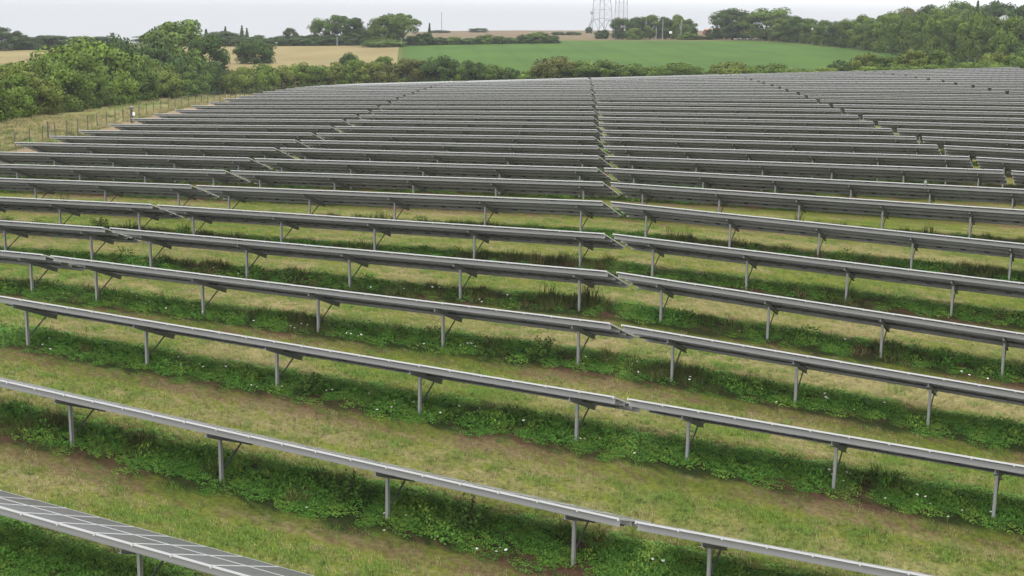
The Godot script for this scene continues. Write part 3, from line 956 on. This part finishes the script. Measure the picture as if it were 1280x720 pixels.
func build_plants() -> void:
	var leafy := weed_shape(5, "leafy")
	var stalks := weed_shape(6, "stalks")
	var turf := weed_shape(7, "turf")
	var names := ["nearest", "second", "third", "fourth", "fifth", "sixth", "seventh", "eighth", "ninth", "tenth", "eleventh", "twelfth", "thirteenth", "fourteenth"]
	rng.seed = 77
	for k in range(-1, 13):
		var left := ROW0 + PITCH * k
		var a0 := -left * 1.06 - 5.0
		var a1 := 2.0 - left * 0.06
		if k > 5:
			a1 = -left * 0.1 + 4.0
		var per := [20.0, 19.0, 18.0, 15.0, 11.0, 8.5, 7.0, 5.5, 4.5, 4.0, 3.5, 3.0, 2.5, 2.0][k + 1] as float
		var green: Array = [[], []]
		var rough: Array = [[], []]
		for i in int((a1 - a0) * 3.4 * per):
			var a := rng.randf_range(a0, a1)
			var d := rng.randf_range(-0.3, 3.4)
			var p := row_point(k, a, d)
			var lush := noise_a.get_noise_2d(p.x * 1.3 + 50.0, p.y * 1.3) + (0.34 if k < 2 else 0.22 if k == 2 else 0.05 - 0.06 * (k - 3.0))
			var n2 := noise_b.get_noise_2d(p.x * 0.7, p.y * 0.7)
			if d < 0.25 + n2 * 1.1 or d > 3.0 - n2 * 0.9:
				continue
			var size := rng.randf_range(0.65, 1.25) * (1.0 + 0.5 * n2)
			var tall := rng.randf_range(0.7, 1.25) * lerpf(0.42, 1.05, smooth(0.1, 1.5, d)) * lerpf(1.0, 0.6, smooth(2.2, 3.2, d)) * (0.8 if rng.randf() < 0.9 else 1.3)
			if rng.randf() < 0.55 * smooth(1.4, 0.2, d) + 0.35 * smooth(0.1, 0.4, -n2):
				continue
			var t := Transform3D(Basis(Vector3.UP, rng.randf_range(-0.5, 0.5)) * Basis.from_scale(Vector3(size, size * tall, size)), at(p.x, p.y, -0.02))
			var v := rng.randf_range(0.7, 1.2)
			if lush + rng.randf_range(-0.25, 0.25) > -0.16:
				green[0].append(t)
				green[1].append(Color(0.145, 0.3, 0.05) * v if rng.randf() < 0.7 else Color(0.23, 0.35, 0.06) * v)
			elif rng.randf() < 0.75:
				rough[0].append(t)
				rough[1].append((Color(0.16, 0.215, 0.055) if rng.randf() < 0.85 else Color(0.24, 0.215, 0.09)) * v)
		if green[0].size() > 3:
			spread("weeds", leafy, green[0], green[1], "low leafy green weeds growing under the %s row of solar tables" % names[k + 1], "weeds")
		if rough[0].size() > 3:
			spread("rough_grass", stalks, rough[0], rough[1], "rough olive and brown grass stalks under the %s row of solar tables" % names[k + 1], "rough grass")
	# mown turf between the rows, thinner with distance
	for k in range(-1, 6):
		var near := ROW0 + PITCH * k
		var place: Array = [[], []]
		for i in int((near * 1.1) * 5.0 * [30.0, 30.0, 26.0, 20.0, 14.0, 9.0, 7.0][k + 1]):
			var d := rng.randf_range(2.7, 7.9)
			var a := rng.randf_range(-near * 1.06 - 8.0, 3.0 - near * 0.05)
			var p := row_point(k, a, d)
			var n1 := noise_a.get_noise_2d(p.x, p.y)
			var n2 := noise_b.get_noise_2d(p.x, p.y)
			if d > 6.7 + n1 and rng.randf() < 0.75:
				continue
			var green := n2 * 0.7 - n1 * 0.6 + rng.randf_range(-0.5, 0.5)
			if green < -0.3 and rng.randf() < 0.5:
				continue
			var size := rng.randf_range(0.6, 1.3) * (1.4 if green > 0.35 else 1.0)
			place[0].append(Transform3D(Basis(Vector3.UP, rng.randf_range(-0.6, 0.6)) * Basis.from_scale(Vector3(size, size, size)), at(p.x, p.y)))
			var v := rng.randf_range(0.8, 1.2)
			place[1].append((Color(0.4, 0.32, 0.17) if green < -0.02 else Color(0.26, 0.28, 0.06) if green < 0.3 else Color(0.17, 0.27, 0.045)) * v)
		spread("mown_grass", turf, place[0], place[1], "short mown grass between the %s and %s rows of solar tables" % [names[k + 1], names[k + 2]], "grass")
	# long dry grass on the verge by the fence
	var verge: Array = [[], []]
	for i in 9000:
		var z := rng.randf_range(135.0, 345.0)
		var x := rng.randf_range(-76.0, -52.0)
		if noise_b.get_noise_2d(x * 0.5, z * 0.5) < -0.05 or (x < -57.0 and x > -72.0 and z > 215.0 and rng.randf() < 0.85):
			continue
		var s := rng.randf_range(0.7, 1.3)
		verge[0].append(Transform3D(Basis(Vector3.UP, rng.randf_range(-0.6, 0.6)) * Basis.from_scale(Vector3(s * 1.6, s * 0.8, s * 1.6)), at(x, z, -0.02)))
		verge[1].append((Color(0.44, 0.385, 0.18) if rng.randf() < 0.6 else Color(0.22, 0.26, 0.07)) * rng.randf_range(0.8, 1.15))
	spread("long_grass", stalks, verge[0], verge[1], "long pale grass on the verge between fence and hedge", "long grass")
	# shrubs that reach up to the tables here and there
	var shrubs := [weed_shape(303, "shrub"), weed_shape(304, "shrub"), weed_shape(305, "shrub")]
	for s in [[4, -59.5, 1.0, 1.5, "dark leafy shrub under the sixth row near its left gap"], [2, -22.8, 1.2, 1.35, "bushy shrub under the fourth row, tall enough to reach the panels"], [1, -28.9, 1.1, 1.2, "leafy shrub reaching the panels of the third row"], [0, -18.4, 1.5, 1.45, "dark shrub under the second row, right of the middle post"], [0, -22.6, 1.6, 1.3, "ragged tall weed clump under the second row by a post"], [4, -53.0, 0.8, 1.2, "small upright shrub under the sixth row beside a post"], [3, -40.2, 0.9, 1.1, "upright weed clump under the fifth row by the left gap"], [6, -78.0, 1.2, 1.6, "wide dark shrub under the eighth row at the left"]]:
		var p := row_point(s[0], s[1], s[2])
		var o := thing("shrub", s[4], "shrub", at(p.x, p.y))
		part("foliage", shrubs[int(s[3] * 100.0) % 3], o, Transform3D(Basis.from_scale(Vector3(s[3] * 1.1, s[3] * 0.85, s[3] * 1.1))), M.shrub)
		part("stem", trunk_shape(33, "b"), o, Transform3D(Basis.from_scale(Vector3(0.5, 0.9, 0.5) * s[3])))


func build_flowers() -> void:
	var m := ArrayMesh.new()
	var st := begin()
	for i in 8:                                            # white rays round a yellow disc, on a stalk
		var p := TAU * i / 8.0
		var q := p + TAU / 8.0
		var r := Vector3(cos(p), 0, sin(p))
		var e := Vector3(cos(q), 0, sin(q))
		quad(st, r * 0.012 + Vector3(0, 0.012, 0), r * 0.042, e * 0.042, e * 0.012 + Vector3(0, 0.012, 0))
	done(st, M.petal, m)
	st = begin()
	bar(st, Vector3(0, -0.005, 0), Vector3(0, 0.02, 0), 0.026, 8, 0.016)
	done(st, M.yellow, m)
	st = begin()
	bar(st, Vector3(0, -0.4, 0), Vector3(0, 0, 0), 0.008, 3)
	done(st, M.crown[1], m)
	var names := ["nearest", "second", "third", "fourth", "fifth"]
	rng.seed = 41
	for k in range(0, 4):
		var count := [26, 44, 44, 24][k] as int
		var near := ROW0 + PITCH * k
		var home := Vector2()
		for i in count:
			if i == 0 or rng.randf() < 0.7:
				home = Vector2(rng.randf_range(-near * 0.98, -3.0 if k < 2 else -6.0), rng.randf_range(-0.1, 2.2))
			var p := row_point(k, home.x + rng.randf_range(-0.6, 0.6), home.y + rng.randf_range(-0.3, 0.3))
			var o := MeshInstance3D.new()
			o.name = numbered("white_flower")
			o.mesh = m
			add_child(o)
			o.position = at(p.x, p.y, rng.randf_range(0.2, 0.3))
			o.rotation = Vector3(rng.randf_range(-0.1, 0.6), rng.randf() * TAU, rng.randf_range(-0.3, 0.3))
			o.scale = Vector3.ONE * rng.randf_range(0.85, 1.4)
			tag(o, "small white daisy flower in the green weeds under the %s row" % names[k + 1], "flower", "white daisies under the %s row" % names[k + 1])


# ---------------------------------------------------------------- fence, masts, poles, houses, vans
func build_fence() -> void:
	var base := at(-53.0, 120.0)
	var o := thing("wire_fence", "tall wire stock fence on thin dark posts between panels and verge", "fence", base)
	var st := begin()
	box(st, Vector3(-0.045, -0.3, -0.045), Vector3(0.045, 1.9, 0.045))
	var post := done(st, M.timber)
	st = begin()
	var heights := [0.25, 0.6, 0.95, 1.3, 1.75]
	var last := Vector3()
	var z := 120.0
	var i := 0
	while z < 372.0:
		var x := -53.0 + 0.5 * sin(z * 0.05)
		var p := at(x, z) - base
		part("post", post, o, Transform3D(Basis(Vector3(1, 0, 0.03 * sin(i * 2.3)), Vector3(0.03 * sin(i * 1.7), 1, 0), Vector3(0, 0, 1)), p))
		if i > 0:
			for h in heights:
				bar(st, last + Vector3(0, h, 0), p + Vector3(0, h, 0), 0.008, 3)
		last = p
		z += 4.5
		i += 1
	stuff(part("wire", done(st, M.wire), o))
	st = begin()                                            # strainer posts with a raking stay
	var s := at(-53.2, 164.5) - base
	bar(st, s + Vector3(0, -0.3, 0), s + Vector3(0, 2.1, 0), 0.2, 8)
	part("strainer_post", done(st, M.timber), o)
	st = begin()
	bar(st, s + Vector3(0.1, 1.6, 0), at(-52.1, 163.0) - base + Vector3(0, 0.0, 0), 0.13, 7)
	part("stay", done(st, M.timber), o)
	# the equipment post by the fence
	var g := thing("equipment_post", "dark square post with a small white box beside the wire fence", "post", at(-51.1, 193.0))
	st = begin()
	box(st, Vector3(-0.16, -0.3, -0.16), Vector3(0.16, 2.1, 0.16))
	part("post", done(st, M.timber), g)
	st = begin()
	box(st, Vector3(-0.17, 2.1, -0.17), Vector3(0.17, 2.22, 0.17))
	part("cap", done(st, M.concrete), g)
	st = begin()
	box(st, Vector3(0.16, 1.0, -0.16), Vector3(0.42, 1.4, 0.16))
	part("box", done(st, M.white), g)


func lattice_mast(where: Vector3, label: String, height: float, w0: float, w1: float, arch: bool, turn: float) -> Node3D:
	var o := thing("lattice_mast", label, "mast", where, turn, "lattice masts on the skyline")
	var corner := func(i: int, y: float) -> Vector3:
		var w := lerpf(w0, w1, pow(clampf(y / height, 0, 1), 0.8)) * 0.5
		return Vector3(w if i == 0 or i == 3 else -w, y, w if i < 2 else -w)
	for i in 4:
		var st := begin()
		bar(st, corner.call(i, -2.0), corner.call(i, height), 0.75, 5, 0.5)
		part("leg", done(st, M.mast), o)
	var st := begin()
	var y := 12.0
	while y < height:
		for i in 4:
			var a: Vector3 = corner.call(i, y)
			var b: Vector3 = corner.call((i + 1) % 4, y)
			bar(st, a, b, 0.22, 4)
			bar(st, a, corner.call((i + 1) % 4, minf(y + 9.0, height)), 0.15, 4)
			bar(st, b, corner.call(i, minf(y + 9.0, height)), 0.15, 4)
		y += 9.0
	stuff(part("bracing", done(st, M.mast), o))
	if arch:
		st = begin()
		for i in 4:
			var last: Vector3 = corner.call(i, 0.0) * Vector3(1.25, 1, 1.25)
			for q in range(1, 13):
				var w := q / 12.0
				var p: Vector3 = (corner.call(i, 0.0) as Vector3).lerp(corner.call((i + 1) % 4, 0.0), w) * Vector3(1.25, 1, 1.25) + Vector3(0, sin(w * PI) * 11.0, 0)
				bar(st, last, p, 0.7, 4)
				last = p
		stuff(part("arch", done(st, M.mast), o))
	return o


func pole(where: Vector3, height: float, width: float, label: String, mat: Material, arms := false) -> void:
	var o := thing("pole", label, "pole", where)
	var st := begin()
	bar(st, Vector3(0, -0.5, 0), Vector3(0, height, 0), width, 8, width * 0.7)
	part("shaft", done(st, mat), o)
	st = begin()
	if arms:
		box(st, Vector3(-0.6, height - 0.5, -0.06), Vector3(0.6, height - 0.38, 0.06))
		part("crossarm", done(st, M.timber), o)
	else:
		bar(st, Vector3(0, height, 0), Vector3(0, height + 0.2, 0), width * 0.9, 8, width * 0.3)
		part("cap", done(st, mat), o)


func house(where: Vector3, label: String, w: float, d: float, h: float, turn: float, wall: Material, tiles: Material) -> void:
	var o := thing("house", label, "house", where, turn)
	var st := begin()
	box(st, Vector3(-w / 2, -1, -d / 2), Vector3(w / 2, h, d / 2))
	for s in [-1, 1]:
		st.add_vertex(Vector3(s * w / 2, h, -d / 2))
		st.add_vertex(Vector3(s * w / 2, h, d / 2))
		st.add_vertex(Vector3(s * w / 2, h + d * 0.4, 0))
	part("wall", done(st, wall), o)
	st = begin()
	for s in [-1, 1]:
		var a := Vector3(-w / 2 - 0.3, h - 0.1, s * (d / 2 + 0.35))
		var b := Vector3(w / 2 + 0.3, h - 0.1, s * (d / 2 + 0.35))
		var up := Vector3(0, d * 0.4 + 0.18, 0)
		quad(st, a, Vector3(a.x, h, 0) + up, Vector3(b.x, h, 0) + up, b)
		quad(st, a + Vector3(0, 0.15, 0), b + Vector3(0, 0.15, 0), Vector3(b.x, h + 0.15, 0) + up, Vector3(a.x, h + 0.15, 0) + up)
		quad(st, a, b, b + Vector3(0, 0.15, 0), a + Vector3(0, 0.15, 0))
	var roof := part("roof", done(st, tiles), o)
	st = begin()
	box(st, Vector3(w * 0.28, h + d * 0.2, -0.35), Vector3(w * 0.28 + 0.7, h + d * 0.4 + 1.1, 0.35))
	part("chimney", done(st, M.brick), roof)
	for x in [-w * 0.28, w * 0.22]:
		st = begin()
		box(st, Vector3(x - 0.6, h - 1.7, d / 2), Vector3(x + 0.6, h - 0.5, d / 2 + 0.05))
		part("window", done(st, M.window), o)
	st = begin()
	box(st, Vector3(-0.5, 0, d / 2), Vector3(0.5, 2.0, d / 2 + 0.06))
	part("door", done(st, M.white), o)


func van(where: Vector3, label: String, turn: float) -> void:
	var o := thing("parked_van", label, "van", where - Vector3(0, 0.9, 0), turn)
	var st := begin()
	var side := [Vector2(-2.4, 0.45), Vector2(-2.4, 2.05), Vector2(-2.2, 2.2), Vector2(1.0, 2.2), Vector2(1.7, 1.35), Vector2(2.35, 1.15), Vector2(2.45, 0.45)]
	for i in side.size():
		var a: Vector2 = side[i]
		var b: Vector2 = side[(i + 1) % side.size()]
		quad(st, Vector3(a.x, a.y, 0.92), Vector3(a.x, a.y, -0.92), Vector3(b.x, b.y, -0.92), Vector3(b.x, b.y, 0.92))
		for z in [-0.92, 0.92]:
			st.add_vertex(Vector3(0, 1.0, z))
			st.add_vertex(Vector3(a.x, a.y, z))
			st.add_vertex(Vector3(b.x, b.y, z))
	part("body", done(st, M.white), o)
	for x in [-1.5, 1.5]:
		for z in [-0.85, 0.85]:
			st = begin()
			bar(st, Vector3(x, 0.34, z - 0.12), Vector3(x, 0.34, z + 0.12), 0.68, 14)
			part("wheel", done(st, M.tyre), o)
	for z in [-0.93, 0.93]:
		st = begin()
		box(st, Vector3(0.2, 1.35, z - 0.01), Vector3(1.1, 1.95, z + 0.01))
		part("side_window", done(st, M.window), o)
	st = begin()
	quad(st, Vector3(1.06, 2.15, 0.8), Vector3(1.06, 2.15, -0.8), Vector3(1.72, 1.38, -0.8), Vector3(1.72, 1.38, 0.8))
	part("windscreen", done(st, M.window), o)


func build_distance() -> void:
	var m := lattice_mast(at(88.6, 1500.0), "nearer and taller lattice mast with arched foot on the skyline", 100.0, 17.0, 2.5, true, 0.5)
	lattice_mast(at(115.5, 1600.0), "farther lattice mast rising behind the tree clump", 100.0, 11.0, 6.5, false, 0.35)
	var d := thing("dish_mast", "slim pole carrying a dark round dish beside the lattice masts", "mast", at(77.9, 1480.0))
	var st := begin()
	bar(st, Vector3(0, -1, 0), Vector3(1.5, 20, 0), 0.7, 6, 0.5)
	part("shaft", done(st, M.mast), d)
	st = begin()
	bar(st, Vector3(-0.6, 17.5, 0), Vector3(-1.1, 17.5, 1.2), 3.4, 14, 3.0)
	part("dish", done(st, M.dark_steel), d)
	pole(at(-55.4, 1100.0), 14.5, 0.5, "thin tall pole on the skyline above the pale strip field", M.mast)
	pole(at(64.5, 640.0), 8.9, 0.3, "pale pole before the tree clump, left of the two", M.concrete)
	pole(at(72.6, 640.0), 8.5, 0.3, "pale pole before the tree clump, right of the two", M.concrete)
	pole(at(98.5, 640.0), 9.9, 0.3, "pale pole before the dark round tree at the crop top", M.concrete, true)
	pole(at(61.7, 640.0), 5.4, 0.3, "short pale pole before the tree clump", M.concrete)
	pole(at(-68.5, 562.0), 3.3, 0.5, "short thick grey pillar at the far edge of the stubble", M.mast)
	for s in [[68.0, 3.7, "small white board on a post under the tree clump"], [90.8, 4.4, "small white board on a post by the dark round tree"]]:
		var b := thing("sign_board", s[2], "sign", at(s[0], 640.0))
		st = begin()
		bar(st, Vector3(0, -0.3, 0), Vector3(0, s[1] - 0.9, 0), 0.14, 6)
		part("post", done(st, M.timber), b)
		st = begin()
		box(st, Vector3(-0.6, s[1] - 1.0, -0.04), Vector3(0.6, s[1], 0.04))
		part("board", done(st, M.white), b)
	house(at(90.5, 668.0), "low house with red tiled roof between two tiny trees", 8.0, 5.0, 2.1, 0.2, M.brick, M.tile)
	house(at(178.0, 531.0), "pale gabled house showing through the wood skyline", 5.0, 4.5, 10.6, 0.9, M.white, M.concrete)
	house(at(103.0, 662.0), "low house with pale walls behind the white railing", 9.0, 5.0, 2.2, 0.0, M.white, M.tile)
	var f := thing("railing", "white post and rail fence at the crop top by the wood", "fence", at(101.5, 640.0))
	var p0 := at(101.5, 640.0)
	for i in 6:
		st = begin()
		var p := at(101.5 + i * 1.2, 640.0) - p0
		box(st, p + Vector3(-0.09, -0.2, -0.09), p + Vector3(0.09, 2.6, 0.09))
		part("post", done(st, M.white), f)
	for y in [1.5, 2.3]:
		st = begin()
		bar(st, Vector3(0, y, 0.12), at(107.5, 640.0) - p0 + Vector3(0, y, 0.12), 0.2, 4)
		part("rail", done(st, M.white), f)
	van(at(-93.5, 570.0), "white van on the lane behind the stubble, by a pale gap", 1.5)
	van(at(-190.0, 535.0), "white van behind the stubble at the far left", 1.4)
	# a small white sensor fixed to the upper edge of a table
	var q := row_point(7, table_end(7) + 28.625 * 0 + 21.5, -0.05)
	var sensor := thing("sensor", "small white sensor box on the upper edge of the ninth row", "sensor", Vector3(q.x, edge_height(7, 0.75), -q.y))
	st = begin()
	bar(st, Vector3(0, -0.3, 0), Vector3(0, 0.3, 0), 0.05, 6)
	part("bracket", done(st, M.steel), sensor)
	st = begin()
	box(st, Vector3(-0.07, 0.06, -0.06), Vector3(0.07, 0.2, 0.06))
	part("housing", done(st, M.concrete), sensor)


func _ready() -> void:
	# camera
	var cam := Camera3D.new()
	cam.name = "camera"
	add_child(cam)
	var pitch := deg_to_rad(11.65)
	var roll := deg_to_rad(-0.714)
	var right := Vector3(1, 0, 0)
	var down := Vector3(0, -cos(pitch), sin(pitch))
	var forward := Vector3(0, -sin(pitch), -cos(pitch))
	var x := right * cos(roll) + down * sin(roll)
	var y := -(down * cos(roll) - right * sin(roll))
	cam.transform = Transform3D(Basis(x, y, -forward), Vector3(0, EYE, 0))
	cam.fov = 22.62
	cam.near = 0.5
	cam.far = 6000.0
	cam.current = true
	# an overcast sky, a weak sun behind it
	var env := Environment.new()
	env.background_mode = Environment.BG_SKY
	var sky := Sky.new()
	var ps := ProceduralSkyMaterial.new()
	ps.sky_top_color = Color(0.84, 0.845, 0.855)
	ps.sky_horizon_color = Color(0.8, 0.8, 0.799)
	ps.sky_curve = 0.25
	ps.sky_energy_multiplier = 1.75
	ps.ground_bottom_color = Color(0.8, 0.8, 0.799)
	ps.ground_horizon_color = Color(0.8, 0.8, 0.799)
	ps.sun_angle_max = 1.0
	sky.sky_material = ps
	env.sky = sky
	env.tonemap_mode = Environment.TONE_MAPPER_LINEAR
	env.tonemap_exposure = 1.0
	env.ambient_light_source = Environment.AMBIENT_SOURCE_SKY
	env.sdfgi_enabled = true
	env.ssao_enabled = true
	env.ssil_enabled = true
	env.fog_enabled = FOG > 0.0
	env.fog_density = FOG
	env.fog_light_color = Color(0.9, 0.92, 0.95)
	var we := WorldEnvironment.new()
	we.name = "environment"
	we.environment = env
	add_child(we)
	var sun := DirectionalLight3D.new()
	sun.name = "sun"
	sun.light_energy = 0.4
	sun.light_color = Color(1.0, 0.97, 0.92)
	sun.light_angular_distance = 14.0
	sun.shadow_enabled = true
	add_child(sun)
	sun.look_at_from_position(Vector3(10, 60, -28), Vector3.ZERO)
	# noises and materials
	noise_a.seed = 3
	noise_a.frequency = 0.09
	noise_a.fractal_octaves = 3
	noise_b.seed = 9
	noise_b.frequency = 0.55
	noise_b.fractal_octaves = 2
	noise_c.seed = 21
	noise_c.frequency = 2.2
	noise_c.fractal_octaves = 1
	make_materials()
	build_ground()
	build_tables()
	build_trees()
	build_fence()
	build_plants()
	build_flowers()
	build_distance()
